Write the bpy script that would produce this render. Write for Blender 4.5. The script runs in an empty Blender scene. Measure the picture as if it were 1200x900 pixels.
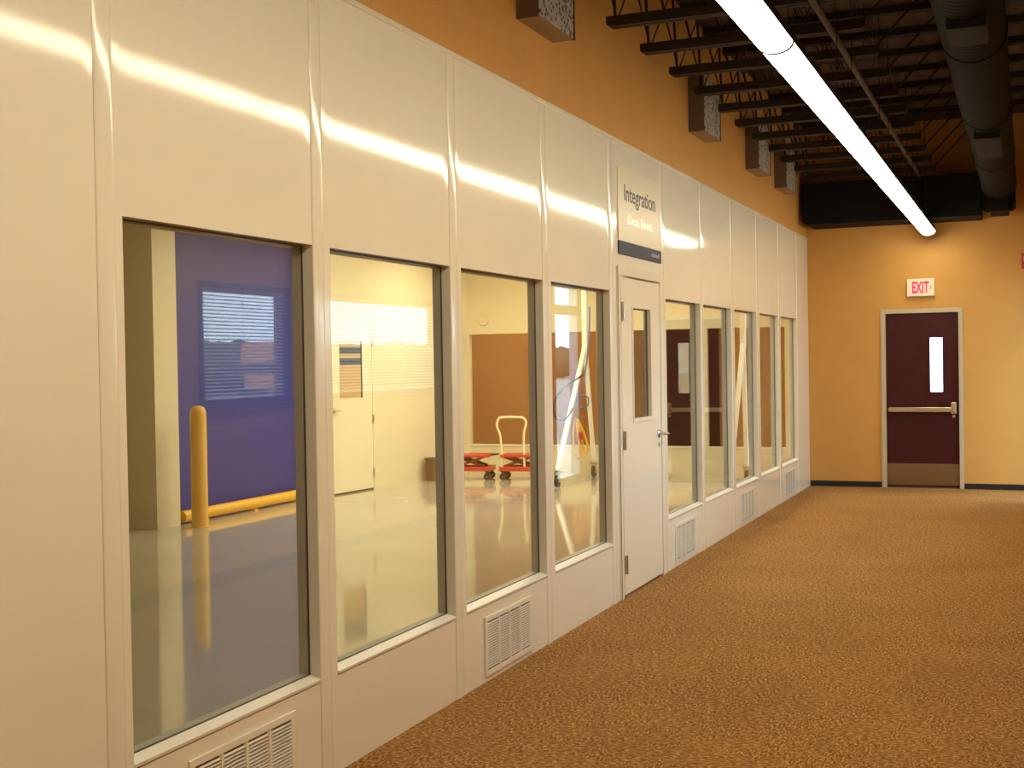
import bpy, math, random
from mathutils import Vector, Matrix, noise
random.seed(7)
PI = math.pi
scene = bpy.context.scene
col = scene.collection

# ------------------------------------------------------------------ mesh helpers
class MB:
    """collects shapes; build() links them as one mesh object"""
    def __init__(s):
        s.v = []; s.f = []; s.smooth = []
    def add(s, vs, fs, smooth=False):
        o = len(s.v)
        s.v += [tuple(p) for p in vs]
        for f in fs:
            s.f.append(tuple(i + o for i in f)); s.smooth.append(smooth)
        return s
    def box(s, x0, x1, y0, y1, z0, z1):
        if x0 > x1: x0, x1 = x1, x0
        if y0 > y1: y0, y1 = y1, y0
        if z0 > z1: z0, z1 = z1, z0
        return s.add([(x0,y0,z0),(x1,y0,z0),(x1,y1,z0),(x0,y1,z0),(x0,y0,z1),(x1,y0,z1),(x1,y1,z1),(x0,y1,z1)],
              [(0,3,2,1),(4,5,6,7),(0,1,5,4),(1,2,6,5),(2,3,7,6),(3,0,4,7)])
    def prism(s, poly, axis, a, b, smooth=False):
        """poly: 2D points in the two remaining axes (x,y,z order), extruded along axis from a to b"""
        def P(p, t):
            q = list(p); q.insert(axis, t); return tuple(q)
        n = len(poly)
        vs = [P(p, a) for p in poly] + [P(p, b) for p in poly]
        area = sum(poly[i][0]*poly[(i+1)%n][1]-poly[(i+1)%n][0]*poly[i][1] for i in range(n))
        flip = (area > 0) ^ (axis == 1) ^ (b < a)
        fs = [tuple(range(n)), tuple(range(2*n-1, n-1, -1))]
        for i in range(n):
            j = (i+1) % n
            fs.append((i, i+n, j+n, j))
        if flip:
            fs = [tuple(reversed(f)) for f in fs]
        fs = [tuple(reversed(f)) for f in fs] if False else fs
        o = len(s.v)
        s.v += vs
        for k, f in enumerate(fs):
            s.f.append(tuple(i+o for i in f)); s.smooth.append(smooth and k > 1)
        return s
    def tube(s, pts, r, n=10, cap=True, closed=False):
        pts = [Vector(p) for p in pts]
        rs = r if isinstance(r, (list, tuple)) else [r]*len(pts)
        rings = []
        ref = None
        m = len(pts)
        for i, p in enumerate(pts):
            if closed:
                t = (pts[(i+1) % m]-pts[i-1]).normalized()
            else:
                t = (pts[min(i+1, m-1)]-pts[max(i-1, 0)]).normalized()
            if ref is None:
                ref = Vector((0,0,1)) if abs(t.z) < .9 else Vector((1,0,0))
            a = (ref - t*ref.dot(t)).normalized(); b = t.cross(a); ref = a
            rings.append([p + a*math.cos(2*PI*k/n)*rs[i] + b*math.sin(2*PI*k/n)*rs[i] for k in range(n)])
        vs = [q for R_ in rings for q in R_]; fs = []
        for i in range(m if closed else m-1):
            j = (i+1) % m
            for k in range(n):
                fs.append((i*n+k, i*n+(k+1)%n, j*n+(k+1)%n, j*n+k))
        s.add(vs, fs, True)
        if cap and not closed:
            s.add(rings[0], [tuple(range(n-1,-1,-1))]); s.add(rings[-1], [tuple(range(n))])
        return s
    def lathe(s, prof, c, axis=2, n=24):
        """prof: (radius, height) pairs around an axis through c"""
        vs = []
        for (r, hh) in prof:
            for k in range(n):
                a = 2*PI*k/n
                p = [math.cos(a)*r, math.sin(a)*r]
                p.insert(axis, hh)
                vs.append((c[0]+p[0], c[1]+p[1], c[2]+p[2]))
        fs = []
        for i in range(len(prof)-1):
            for k in range(n):
                f = (i*n+k, i*n+(k+1)%n, (i+1)*n+(k+1)%n, (i+1)*n+k)
                fs.append(tuple(reversed(f)) if axis == 1 else f)
        return s.add(vs, fs, True)
    def bar(s, p, q, w, d, up=(0,0,1)):
        """rectangular bar from p to q"""
        p, q = Vector(p), Vector(q); t = (q-p).normalized()
        u = Vector(up)
        if abs(t.dot(u)) > .95: u = Vector((0,1,0))
        a = t.cross(u).normalized()*w/2; b = a.cross(t).normalized()*d/2
        vs = [p-a-b, p+a-b, p+a+b, p-a+b, q-a-b, q+a-b, q+a+b, q-a+b]
        return s.add(vs, [(0,3,2,1),(4,5,6,7),(0,1,5,4),(1,2,6,5),(2,3,7,6),(3,0,4,7)])
    def build(s, name, mat, parent=None, bevel=0, seg=2, loc=None):
        off = Vector((0,0,0))
        if loc is not None: off = Vector(loc)
        elif parent is not None: off = Vector(parent.get('_org', (0,0,0)))
        me = bpy.data.meshes.new(name)
        me.from_pydata([tuple(Vector(p)-off) for p in s.v], [], s.f)
        me.polygons.foreach_set('use_smooth', s.smooth)
        me.materials.append(mat); me.validate(); me.update()
        import bmesh
        bm = bmesh.new(); bm.from_mesh(me); bmesh.ops.recalc_face_normals(bm, faces=bm.faces); bm.to_mesh(me); bm.free()
        if any(s.smooth): me.set_sharp_from_angle(angle=math.radians(38))
        o = bpy.data.objects.new(name, me); col.objects.link(o)
        if parent is not None:
            o.parent = parent; o['_org'] = tuple(off)
        elif loc is not None:
            o.location = off; o['_org'] = tuple(off)
        if bevel:
            b = o.modifiers.new('bevel', 'BEVEL'); b.width = bevel; b.segments = seg; b.limit_method = 'ANGLE'; b.angle_limit = math.radians(40)
            b.harden_normals = True
        return o

def tag(o, label=None, cat=None, group=None, kind=None):
    if label: o['label'] = label
    if cat: o['category'] = cat
    if group: o['group'] = group
    if kind: o['kind'] = kind
    return o
def thing(name, loc, label, cat, group=None, local=False):
    o = bpy.data.objects.new(name, None); col.objects.link(o)
    o.empty_display_size = .1
    o.location = loc; o['_org'] = (0,0,0) if local else tuple(loc)
    return tag(o, label, cat, group)
def struct(name, loc=(0,0,0), label=None, cat=None):
    o = bpy.data.objects.new(name, None); col.objects.link(o)
    o.location = loc; o['_org'] = tuple(loc)
    return tag(o, label, cat, None, 'structure')
def dup(root, loc, label=None, rot=None):
    r = root.copy(); col.objects.link(r); r.location = loc
    if rot is not None: r.rotation_euler = rot
    if label: r['label'] = label
    for ch in list(root.children):
        c = ch.copy(); col.objects.link(c); c.parent = r
        for g in list(ch.children):
            d = g.copy(); col.objects.link(d); d.parent = c
    return r

# ------------------------------------------------------------------ materials
def mat(name, base, rough=.5, metal=0, spec=.5, **kw):
    m = bpy.data.materials.new(name); m.use_nodes = True
    b = m.node_tree.nodes['Principled BSDF']
    b.inputs['Base Color'].default_value = (*base, 1)
    b.inputs['Roughness'].default_value = rough
    b.inputs['Metallic'].default_value = metal
    b.inputs['Specular IOR Level'].default_value = spec
    for k, v in kw.items():
        b.inputs[k.replace('_', ' ')].default_value = v
    return m
def N(m, t, **kw):
    n = m.node_tree.nodes.new(t)
    for k, v in kw.items(): setattr(n, k, v)
    return n
def L(m, a, b): m.node_tree.links.new(a, b)
def bsdf(m): return m.node_tree.nodes['Principled BSDF']
def coords(m, scale=(1,1,1), rot=(0,0,0), src='Object'):
    tc = N(m, 'ShaderNodeTexCoord'); mp = N(m, 'ShaderNodeMapping')
    mp.inputs['Scale'].default_value = scale; mp.inputs['Rotation'].default_value = rot
    L(m, tc.outputs[src], mp.inputs['Vector']); return mp.outputs['Vector']
def ntex(m, vec, scale, detail=3, rough=.55):
    n = N(m, 'ShaderNodeTexNoise'); n.inputs['Scale'].default_value = scale
    n.inputs['Detail'].default_value = detail; n.inputs['Roughness'].default_value = rough
    L(m, vec, n.inputs['Vector']); return n.outputs['Fac']
def ramp(m, fac, stops):
    r = N(m, 'ShaderNodeValToRGB'); e = r.color_ramp.elements
    while len(e) < len(stops): e.new(.5)
    for k, (p, c) in enumerate(stops):
        e[k].position = p; e[k].color = (*c, 1)
    L(m, fac, r.inputs['Fac']); return r.outputs['Color']
def bump(m, height, strength, dist):
    b = N(m, 'ShaderNodeBump'); b.inputs['Strength'].default_value = strength; b.inputs['Distance'].default_value = dist
    L(m, height, b.inputs['Height']); L(m, b.outputs['Normal'], bsdf(m).inputs['Normal'])
def tint(m, base, amt, scale, detail=3):
    """slight cloudy variation of a paint"""
    v = coords(m)
    c = ramp(m, ntex(m, v, scale, detail), [(.3, tuple(x*(1-amt) for x in base)), (.7, tuple(min(1, x*(1+amt)) for x in base))])
    L(m, c, bsdf(m).inputs['Base Color'])

M = {}
m = M['panel'] = mat('white_enamel_panel', (.81,.78,.68), .09, spec=.30)
tint(m, (.81,.78,.675), .010, 3)
bump(m, ntex(m, coords(m), 1.3, 1), .05, .02)
M['trim'] = mat('white_enamel_trim', (.80,.77,.665), .11, spec=.4)
M['sill'] = mat('pale_sill_metal', (.82,.79,.71), .3)
M['gasket'] = mat('dark_glazing_gasket', (.075,.055,.045), .6)
M['inner_jamb'] = mat('grey_window_liner', (.48,.45,.40), .5)
M['tan'] = mat('tan_wall_paint', (.60,.32,.085), .55, spec=.3)
tint(M['tan'], (.60,.32,.085), .03, 2.5); bump(M['tan'], ntex(M['tan'], coords(M['tan']), 90, 2), .12, .003)
M['ceil_black'] = mat('dark_painted_deck', (.085,.058,.046), .8, spec=.15)
v = coords(M['ceil_black']); w = N(M['ceil_black'], 'ShaderNodeTexWave', bands_direction='X'); w.inputs['Scale'].default_value = 2.2
L(M['ceil_black'], v, w.inputs['Vector']); bump(M['ceil_black'], w.outputs['Fac'], .6, .03)
M['joist'] = mat('dark_steel_paint', (.027,.019,.016), .6, spec=.2)
M['conduit'] = mat('dark_conduit', (.055,.038,.027), .6)
M['duct'] = mat('dark_duct_paint', (.0055,.0038,.0032), .8, spec=.06)
v = coords(M['duct'], (1,1,1)); w = N(M['duct'], 'ShaderNodeTexWave', bands_direction='Y'); w.inputs['Scale'].default_value = 4.5
L(M['duct'], v, w.inputs['Vector']); bump(M['duct'], w.outputs['Fac'], .25, .01)
M['duct_black'] = mat('black_duct_paint', (.007,.006,.007), .7, spec=.12)
# carpet: short woven dashes in two directions over a mottled brown
m = M['carpet'] = mat('brown_woven_carpet', (.3,.17,.07), .95, spec=.08)
va = coords(m, (95,34,1), (0,0,.75)); vb = coords(m, (34,85,1), (0,0,.62)); vc = coords(m)
na = ntex(m, va, 1.0, 2, .6); nb = ntex(m, vb, 1.15, 2, .6)
blk = N(m, 'ShaderNodeTexVoronoi'); blk.inputs['Scale'].default_value = 10; L(m, vc, blk.inputs['Vector'])
mixf = N(m, 'ShaderNodeMix'); gt = N(m, 'ShaderNodeMath', operation='GREATER_THAN'); gt.inputs[1].default_value = .5
sep = N(m, 'ShaderNodeSeparateColor'); L(m, blk.outputs['Color'], sep.inputs['Color']); L(m, sep.outputs['Red'], gt.inputs[0])
L(m, gt.outputs[0], mixf.inputs['Factor']); L(m, na, mixf.inputs['A']); L(m, nb, mixf.inputs['B'])
fine = ntex(m, vc, 240, 2, .7); big = ntex(m, vc, 1.3, 2)
ad = N(m, 'ShaderNodeMath', operation='MULTIPLY_ADD'); L(m, fine, ad.inputs[0]); ad.inputs[1].default_value = .55; L(m, mixf.outputs['Result'], ad.inputs[2])
ad2 = N(m, 'ShaderNodeMath', operation='MULTIPLY_ADD'); L(m, big, ad2.inputs[0]); ad2.inputs[1].default_value = .10; L(m, ad.outputs[0], ad2.inputs[2])
c = ramp(m, ad2.outputs[0], [(.54,(.066,.028,.008)), (.70,(.185,.085,.024)), (.80,(.262,.126,.037)), (.89,(.37,.19,.060)), (.97,(.58,.33,.125))])
L(m, c, bsdf(m).inputs['Base Color']); bump(m, ad.outputs[0], .5, .006)
# epoxy
m = M['epoxy'] = mat('glossy_epoxy_floor', (.50,.455,.37), .07, spec=.8)
tint(m, (.50,.455,.37), .05, .9); bump(m, ntex(m, coords(m), 2.2, 1), .035, .02)
M['room_cream'] = mat('cream_room_wall', (.74,.66,.45), .4); tint(M['room_cream'], (.74,.66,.45), .015, 2)
M['room_pier'] = mat('cream_pier_paint', (.72,.64,.45), .45)
M['blue_wall'] = mat('blue_wall_paint', (.026,.030,.25), .5); tint(M['blue_wall'], (.026,.030,.25), .05, 3)
M['room_tan'] = mat('orange_tan_paint', (.52,.25,.075), .6, spec=.2); tint(M['room_tan'], (.52,.25,.075), .03, 2)
M['unlit_brown'] = mat('unlit_room_brown', (.075,.030,.016), .6, spec=.1)  # brown kept dark to stand for the unlit part of the room beyond
M['cream_door'] = mat('cream_door_paint', (.76,.69,.49), .35)
M['maroon'] = mat('maroon_door_stain', (.052,.007,.008), .4, spec=.25); tint(M['maroon'], (.052,.007,.008), .12, 6)
M['beige_frame'] = mat('beige_steel_frame', (.52,.43,.30), .4)
M['brass'] = mat('satin_steel', (.66,.54,.37), .33, 1)
M['kick'] = mat('brushed_kick_plate', (.36,.285,.18), .36, 1, Anisotropic=.9)
tg = N(M['kick'], 'ShaderNodeTangent', direction_type='RADIAL', axis='Z'); L(M['kick'], tg.outputs[0], bsdf(M['kick']).inputs['Tangent'])
M['chrome'] = mat('satin_chrome', (.62,.60,.56), .22, 1)
M['black_base'] = mat('black_rubber_base', (.010,.009,.012), .45)
M['bollard'] = mat('yellow_bollard_sleeve', (.78,.45,.09), .4)
M['yellow'] = mat('safety_yellow_paint', (.80,.45,.03), .4)
M['red'] = mat('red_cart_enamel', (.55,.045,.02), .35)
M['red_dark'] = mat('dark_red_steel', (.22,.025,.018), .45)
M['cream_tube'] = mat('cream_tube_paint', (.86,.76,.46), .35)
M['rubber'] = mat('dark_rubber', (.03,.026,.022), .6)
M['wheel_grey'] = mat('grey_wheel', (.25,.25,.24), .45)
M['white_steel'] = mat('ivory_steel_paint', (.84,.80,.68), .3)
M['hose_black'] = mat('black_hose', (.015,.013,.012), .8, spec=.1)
M['hose_blue'] = mat('blue_hose', (.10,.14,.32), .4)
M['slat'] = mat('white_blind_slat', (.66,.68,.70), .5)
M['dark_frame'] = mat('dark_window_frame', (.035,.035,.045), .4)
M['grey_frame'] = mat('grey_aluminium_frame', (.42,.42,.42), .35, .6)
M['sign_board'] = mat('cream_sign_board', (.68,.61,.46), .35)
M['sign_blue'] = mat('slate_blue_strip', (.022,.028,.07), .5, spec=.2)
M['ink'] = mat('dark_lettering', (.03,.025,.04), .4)
M['white_ink'] = mat('white_lettering', (1,.99,.95), .2)
M['faint_ink'] = mat('faint_strip_lettering', (.28,.25,.28), .4)
M['sign_box'] = mat('ivory_sign_box', (.80,.74,.60), .4)
M['alarm'] = mat('red_alarm_plastic', (.50,.03,.03), .35)
M['louver'] = mat('ivory_louver', (.86,.82,.72), .22)
M['vent_dark'] = mat('dark_vent_back', (.09,.055,.035), .8)
M['door_tan'] = mat('tan_lite_backing', (.55,.37,.17), .4)
M['stripe_blue'] = mat('slate_blue_stripe', (.055,.07,.11), .4)
M['brown_bin'] = mat('brown_plastic', (.17,.095,.045), .5)
M['foliage'] = mat('hedge_leaves', (.035,.06,.022), .8)
M['asphalt'] = mat('outdoor_paving', (.36,.36,.34), .9)
M['tan_outside'] = mat('tan_render_outside', (.30,.17,.07), .8)
M['orange'] = mat('orange_block_paint', (.80,.36,.09), .6)
# perforated metal with dark, irregular holes
m = M['perf'] = mat('perforated_metal', (.4,.38,.36), .5, .3)
vo = N(m, 'ShaderNodeTexVoronoi'); vo.inputs['Scale'].default_value = 34; vo.inputs['Randomness'].default_value = .8
L(m, coords(m), vo.inputs['Vector'])
cc = ramp(m, vo.outputs['Distance'], [(.0,(.012,.010,.012)), (.30,(.03,.026,.028)), (.42,(.40,.38,.36)), (.8,(.55,.52,.47))])
L(m, cc, bsdf(m).inputs['Base Color'])
M['box_side'] = mat('tan_box_side', (.13,.09,.06), .6)
M['box_lip'] = mat('light_tan_lip', (.26,.17,.09), .6)
# lamps
def emis(name, colr, st):
    m = bpy.data.materials.new(name); m.use_nodes = True; nt = m.node_tree
    nt.nodes.remove(nt.nodes['Principled BSDF'])
    e = nt.nodes.new('ShaderNodeEmission'); e.inputs['Color'].default_value = (*colr,1); e.inputs['Strength'].default_value = st
    nt.links.new(e.outputs[0], nt.nodes['Material Output'].inputs['Surface']); return m
LAMP = 21.0
M['lens'] = emis('lit_lamp_lens', (1,.89,.63), LAMP)
M['exit_red'] = mat('red_exit_lettering', (.80,.01,.06), .4)
bsdf(M['exit_red']).inputs['Emission Color'].default_value = (.9,.02,.10,1); bsdf(M['exit_red']).inputs['Emission Strength'].default_value = .75
# clear glazing: transparent with an angle-dependent mirror coat
def glazing(name, tintc=(.96,.97,.95), lo=.04):
    m = bpy.data.materials.new(name); m.use_nodes = True; nt = m.node_tree
    nt.nodes.remove(nt.nodes['Principled BSDF'])
    tr = nt.nodes.new('ShaderNodeBsdfTransparent'); tr.inputs['Color'].default_value = (*tintc,1)
    gl = nt.nodes.new('ShaderNodeBsdfGlossy'); gl.inputs['Roughness'].default_value = 0.0
    ge = nt.nodes.new('ShaderNodeNewGeometry')
    dt = nt.nodes.new('ShaderNodeVectorMath'); dt.operation = 'DOT_PRODUCT'
    ab = nt.nodes.new('ShaderNodeMath'); ab.operation = 'ABSOLUTE'
    su = nt.nodes.new('ShaderNodeMath'); su.operation = 'SUBTRACT'; su.inputs[0].default_value = 1
    pw = nt.nodes.new('ShaderNodeMath'); pw.operation = 'POWER'; pw.inputs[1].default_value = 5
    ma = nt.nodes.new('ShaderNodeMath'); ma.operation = 'MULTIPLY_ADD'; ma.inputs[1].default_value = 1-lo; ma.inputs[2].default_value = lo
    mx = nt.nodes.new('ShaderNodeMixShader')
    l = nt.links.new
    l(ge.outputs['Normal'], dt.inputs[0]); l(ge.outputs['Incoming'], dt.inputs[1]); l(dt.outputs['Value'], ab.inputs[0])
    l(ab.outputs[0], su.inputs[1]); l(su.outputs[0], pw.inputs[0]); l(pw.outputs[0], ma.inputs[0])
    l(ma.outputs[0], mx.inputs['Fac']); l(tr.outputs[0], mx.inputs[1]); l(gl.outputs[0], mx.inputs[2])
    l(mx.outputs[0], nt.nodes['Material Output'].inputs['Surface'])
    return m
M['glass'] = glazing('clear_glass')
M['plastic'] = glazing('clear_plastic_sheet', (.80,.82,.88), .10)

# ------------------------------------------------------------------ dimensions
ZT, ZWT, ZWB = 3.085, 2.077, .383
RIGHT = [4.166, 5.405, 6.635, 7.865, 9.12, 10.338, 11.516, 12.693, 13.902, 15.089]
LEFT = [3.073, 4.297, 5.531, 6.772, None, 9.251, 10.442, 11.662, 12.855, 14.031]
SEAM0 = 2.956
YE = 15.95            # far wall of the corridor
YR = 16.75            # end partition of the clean room
XR = 2.88             # right wall
ZD = 4.45             # roof deck
YB = -5.0             # behind the camera
BT = .082             # batten width
T = .09               # partition thickness

# ------------------------------------------------------------------ corridor shell
tag(MB().box(-.09, XR+.1, YB, YE+.12, -.05, 0).build('floor', M['carpet']), 'brown woven carpet of the corridor', 'floor', None, 'structure')
tag(MB().box(-.3, XR+.3, YB-.2, YE+.2, ZD, ZD+.1).build('ceiling', M['ceil_black']), 'dark painted open roof deck over the corridor', 'ceiling', None, 'structure')
tag(MB().box(-.09, -.012, YB, YE+.12, ZT, ZD).build('wall_left_upper', M['tan']), 'tan upper wall above the white partition', 'wall', None, 'structure')
tag(MB().box(-.3, XR+.3, YB-.15, YB, 0, ZD).build('wall_back', M['tan']), 'tan wall behind the camera', 'wall', None, 'structure')
D2 = (.934, 1.774, 2.130)
e = MB()
e.box(-.09, .876, YE, YE+.12, 0, ZD); e.box(1.826, XR+.1, YE, YE+.12, 0, ZD); e.box(.876, 1.826, YE, YE+.12, 2.185, ZD)
tag(e.build('wall_end', M['tan']), 'tan end wall of the corridor with the exit door', 'wall', None, 'structure')
b = MB().box(.004, .872, YE-.012, YE-.0005, 0, .068).build('baseboard_left', M['black_base'], bevel=.003)
tag(b, 'black rubber base left of the exit door', 'baseboard', None, 'structure')
b = MB().box(1.83, XR, YE-.012, YE-.0005, 0, .068).build('baseboard_right', M['black_base'], bevel=.003)
tag(b, 'black rubber base right of the exit door', 'baseboard', None, 'structure')
# right wall with its windows (seen mirrored in the glazing)
RW = [(7.46, 8.66), (8.82, 11.45)]
RZ0, RZ1 = 1.33, 2.24
GD = (14.78, 15.72, 2.62)
e = MB()
def wall_holes(e, x0, x1, y0, y1, z0, z1, holes):
    """wall in the yz plane; holes = (ya, yb, za, zb), sorted along y and not overlapping"""
    y = y0
    for (a, b_, c, d) in holes:
        e.box(x0, x1, y, a, z0, z1)
        if c > z0: e.box(x0, x1, a, b_, z0, c)
        if d < z1: e.box(x0, x1, a, b_, d, z1)
        y = b_
    e.box(x0, x1, y, y1, z0, z1)
wall_holes(e, XR, XR+.12, YB, YE+.12, 0, ZD, [(7.46, 8.66, RZ0, RZ1), (8.82, 11.45, RZ0, RZ1), (GD[0], GD[1], 0, GD[2])])
tag(e.build('wall_right', M['tan']), 'tan outer wall of the corridor with windows to the open air', 'wall', None, 'structure')
b = MB().box(XR-.012, XR-.0005, YB, GD[0]-.06, 0, .10).build('baseboard_side', M['black_base'])
tag(b, 'black rubber base along the outer wall', 'baseboard', None, 'structure')

# ------------------------------------------------------------------ white partition
part = struct('wall_left', (0,0,0), 'long white panel partition of the corridor', 'wall')
def sheet(y0, y1, fall=.0010, w=.055):
    q = [(t/6) for t in range(7)]
    a = [(-fall*(1-t)**2, y0+w*t) for t in q]; b = [(-fall*(1-t)**2, y1-w*t) for t in reversed(q)]
    return [(-T, y0)] + a + b + [(-T, y1)]
def panel(y0, y1, L_=None, R_=None):
    e = MB()
    if L_ is None:
        e.prism(sheet(y0, y1), 2, 0, ZT, smooth=True)
    else:
        e.prism(sheet(y0, y1), 2, ZWT, ZT, smooth=True); e.prism(sheet(y0, y1), 2, 0, ZWB, smooth=True); e.box(-T, 0, y0, L_, ZWB, ZWT)
        if R_ < y1: e.box(-T, 0, R_, y1, ZWB, ZWT)
    return e.build('wall_panel', M['panel'], part)
def batten(y0):
    pr = [(-T, y0+.001), (.0003, y0+.001), (.0022, y0+.003), (.0034, y0+.007)]
    pr += [(.0034+.0012*math.sin(PI*t/8), y0+.007+(BT-.014)*t/8) for t in range(1, 8)]
    pr += [(.0034, y0+BT-.007), (.0022, y0+BT-.003), (.0003, y0+BT-.001), (-T, y0+BT-.001)]
    e = MB().prism(pr, 2, 0, ZT, smooth=True)
    return e.build('seam_strip', M['trim'], part)
starts = [SEAM0] + RIGHT
y = SEAM0
k = 0
prev = [-5.0, -3.14, -1.921, -.702, .517, 1.737, SEAM0]
for a, b_ in zip(prev[:-1], prev[1:]):
    panel(a + (BT if a > -4.9 else 0), b_)
    if a > -4.9: batten(a)
for k in range(10):
    a, b_ = starts[k], RIGHT[k]
    batten(a)
    if k != 4: panel(a+BT, b_, LEFT[k], b_)
batten(RIGHT[9])
panel(RIGHT[9]+BT, YE)
# panel over the white door
DF0, DF1, DFT = 8.015, 9.105, 2.245      # outer edges of the door frame
e = MB(); e.box(-T, 0, RIGHT[3]+BT, RIGHT[4], DFT, ZT); e.box(-T, 0, RIGHT[3]+BT, DF0, 0, DFT); e.box(-T, 0, DF1, RIGHT[4], 0, DFT)
e.build('wall_panel', M['panel'], part)
e = MB().box(-.012, .008, YB, YE, ZT-.002, ZT+.022).build('top_cap', M['trim'], part, bevel=.003)

# windows of the partition
wl = ['large window nearest the camera, blue wall and yellow post behind its glass',
      'second window from the camera, cream door with two blue stripes behind its glass',
      'window with the red carts behind its glass',
      'window just left of the white door, hoist gantry behind its glass',
      None,
      'window just right of the white door, maroon door mirrored in its glass',
      'second window to the right of the white door',
      'third window to the right of the white door, gantry wheel behind its glass',
      'fourth window to the right of the white door',
      'last window of the white partition before the end wall']
wi = 0
for k in range(10):
    if k == 4: continue
    wi += 1
    a, b_ = LEFT[k], RIGHT[k]
    w = struct('window_%d' % wi, (0, (a+b_)/2, ZWB), wl[k], 'window')
    g = .004
    # sloping sill ledge
    MB().prism([(.004, ZWB+.004), (.006, ZWB+.016), (-.042, ZWB+.030), (-.042, ZWB+.004)], 1, a+.001, b_-.001).build('sill', M['sill'], w, bevel=.0015)
    # dark gasket ring round the pane, grey liner behind it
    def ring(name, x0, x1, d, mt):
        e = MB()
        e.box(x0, x1, a+.0005, a+d, ZWB+.001, ZWT-.001); e.box(x0, x1, b_-d, b_-.0005, ZWB+.001, ZWT-.001)
        e.box(x0, x1, a+d, b_-d, ZWB+.001, ZWB+.030+d*.2); e.box(x0, x1, a+d, b_-d, ZWT-d, ZWT-.001)
        e.build(name, mt, w)
    ring('gasket', -.0505, -.0445, .004, M['gasket'])
    ring('liner', -.0885, -.0520, .010, M['inner_jamb'])
    MB().box(-.0495, -.0455, a+.005, b_-.005, ZWB+.026, ZWT-.005).build('glass_pane', M['glass'], w)

# louvred air grilles under every second window
vents = [(3.335, 3.955), (5.742, 6.374), (9.385, 10.100), (11.80, 12.484), (14.15, 14.819)]
vlab = ['white louvred air grille under the large window nearest the camera',
        'white louvred air grille under the window with the red carts',
        'white louvred air grille right beside the white door',
        'white louvred air grille below the third window right of the white door',
        'white louvred air grille below the last window, nearest the end wall']
y0, y1 = vents[0]; VW = .64
v0 = thing('air_grille', (.0, y0+VW/2, .028), vlab[0], 'vent', 'air grilles along the white partition')
a, b_ = y0, y0+VW
e = MB()
z0, z1 = .028, .330
for bx in ((a, b_, z1-.028, z1), (a, b_, z0, z0+.028), (a, a+.03, z0+.028, z1-.028), (b_-.03, b_, z0+.028, z1-.028)):
    e.box(.0006, .010, *bx)
e.build('grille_frame', M['panel'], v0, bevel=.003)
MB().box(.0004, .0012, a+.03, b_-.03, z0+.028, z1-.028).build('back_plate', M['vent_dark'], v0)
e = MB(); nz = 18
for q in range(nz):
    zc = z0+.034 + (z1-z0-.068)*(q+.5)/nz
    e.prism([(.0015, zc+.0022), (.0015, zc+.0034), (.0108, zc-.0006), (.0108, zc-.0022)], 1, a+.03, b_-.03)
e.build('louvers', M['louver'], v0)
for q in range(1, 4):
    yc = a+.03+(VW-.06)*q/4; MB().box(.0013, .0118, yc-.006, yc+.006, z0+.028, z1-.028).build('divider_bar', M['panel'], v0)
for (ya, yb), lb in zip(vents[1:], vlab[1:]):
    dup(v0, (0, (ya+yb)/2, .028), lb)

# ------------------------------------------------------------------ white door in the partition
d1 = struct('door_1', (0, (DF0+DF1)/2, 0), 'white steel door in the partition under the Integration sign', 'door')
e = MB()
LW0, LW1, LZ = 8.105, 9.055, 2.178
e.box(-T, .012, DF0, DF0+.055, 0, DFT); e.box(-T, .012, DF1-.045, DF1, 0, DFT); e.box(-T, .012, DF0+.055, DF1-.045, DFT-.055, DFT)
e.build('door_frame', M['trim'], d1, bevel=.003)
MB().box(.0125, .0135, DF0-.002, DF0+.006, .0, DFT+.01).build('frame_gap', M['gasket'], d1)
V = (8.365, 8.795, 1.207, 1.975)        # vision lite
e = MB(); wall_holes(e, -.040, .004, LW0, LW1, .018, LZ, [(V[0], V[1], V[2], V[3])])
leaf = e.build('door_leaf', M['panel'], d1)
MB().box(-.085, -.045, DF0+.055, DF1-.045, 0, .012).build('threshold', M['gasket'], d1)
e = MB(); bd = .022
for bx in ((V[0]-bd, V[1]+bd, V[2]-bd-.006, V[2]), (V[0]-bd, V[1]+bd, V[3], V[3]+bd*.6), (V[0]-bd, V[0], V[2], V[3]), (V[1], V[1]+bd, V[2], V[3])):
    e.box(.0045, .011, *bx)
e.build('lite_bead', M['trim'], d1, bevel=.002)
e = MB(); q = .006
e.box(-.024, -.016, V[0], V[0]+q, V[2], V[3]); e.box(-.024, -.016, V[1]-q*2.5, V[1], V[2], V[3]); e.box(-.024, -.016, V[0]+q, V[1]-q*2.5, V[3]-q, V[3])
e.build('lite_gasket', M['gasket'], d1)
MB().box(-.022, -.018, V[0]+.003, V[1]-.003, V[2]+.002, V[3]-.003).build('vision_pane', M['glass'], d1)
for zc in (1.946, 1.070, .225):
    e = MB().box(.0045, .010, LW0+.012, LW0+.050, zc-.060, zc+.060)
    e.tube([(.016, LW0+.006, zc-.062), (.016, LW0+.006, zc+.062)], .011, 10)
    tag(e.build('hinge', M['chrome'], d1), 'satin metal butt hinge')
e = MB(); e.lathe([(.0,.0045), (.032,.0045), (.032,.010), (.027,.014), (.013,.016), (.012,.050), (0,.052)], (0, 8.985, 1.066), axis=0, n=24)
rose = e.build('handle_rose', M['chrome'], d1)
e = MB(); e.tube([(.046, 8.985, 1.066), (.056, 8.985, 1.066), (.060, 9.000, 1.066), (.060, 9.06, 1.064), (.052, 9.105, 1.060)], [.010,.011,.011,.010,.009], 10)
e.build('lever', M['chrome'], rose)
e = MB(); e.lathe([(0,.0045), (.016,.0045), (.016,.008), (0,.009)], (0, 8.985, .985), axis=0, n=16); e.build('lock_cylinder', M['chrome'], d1)

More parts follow.
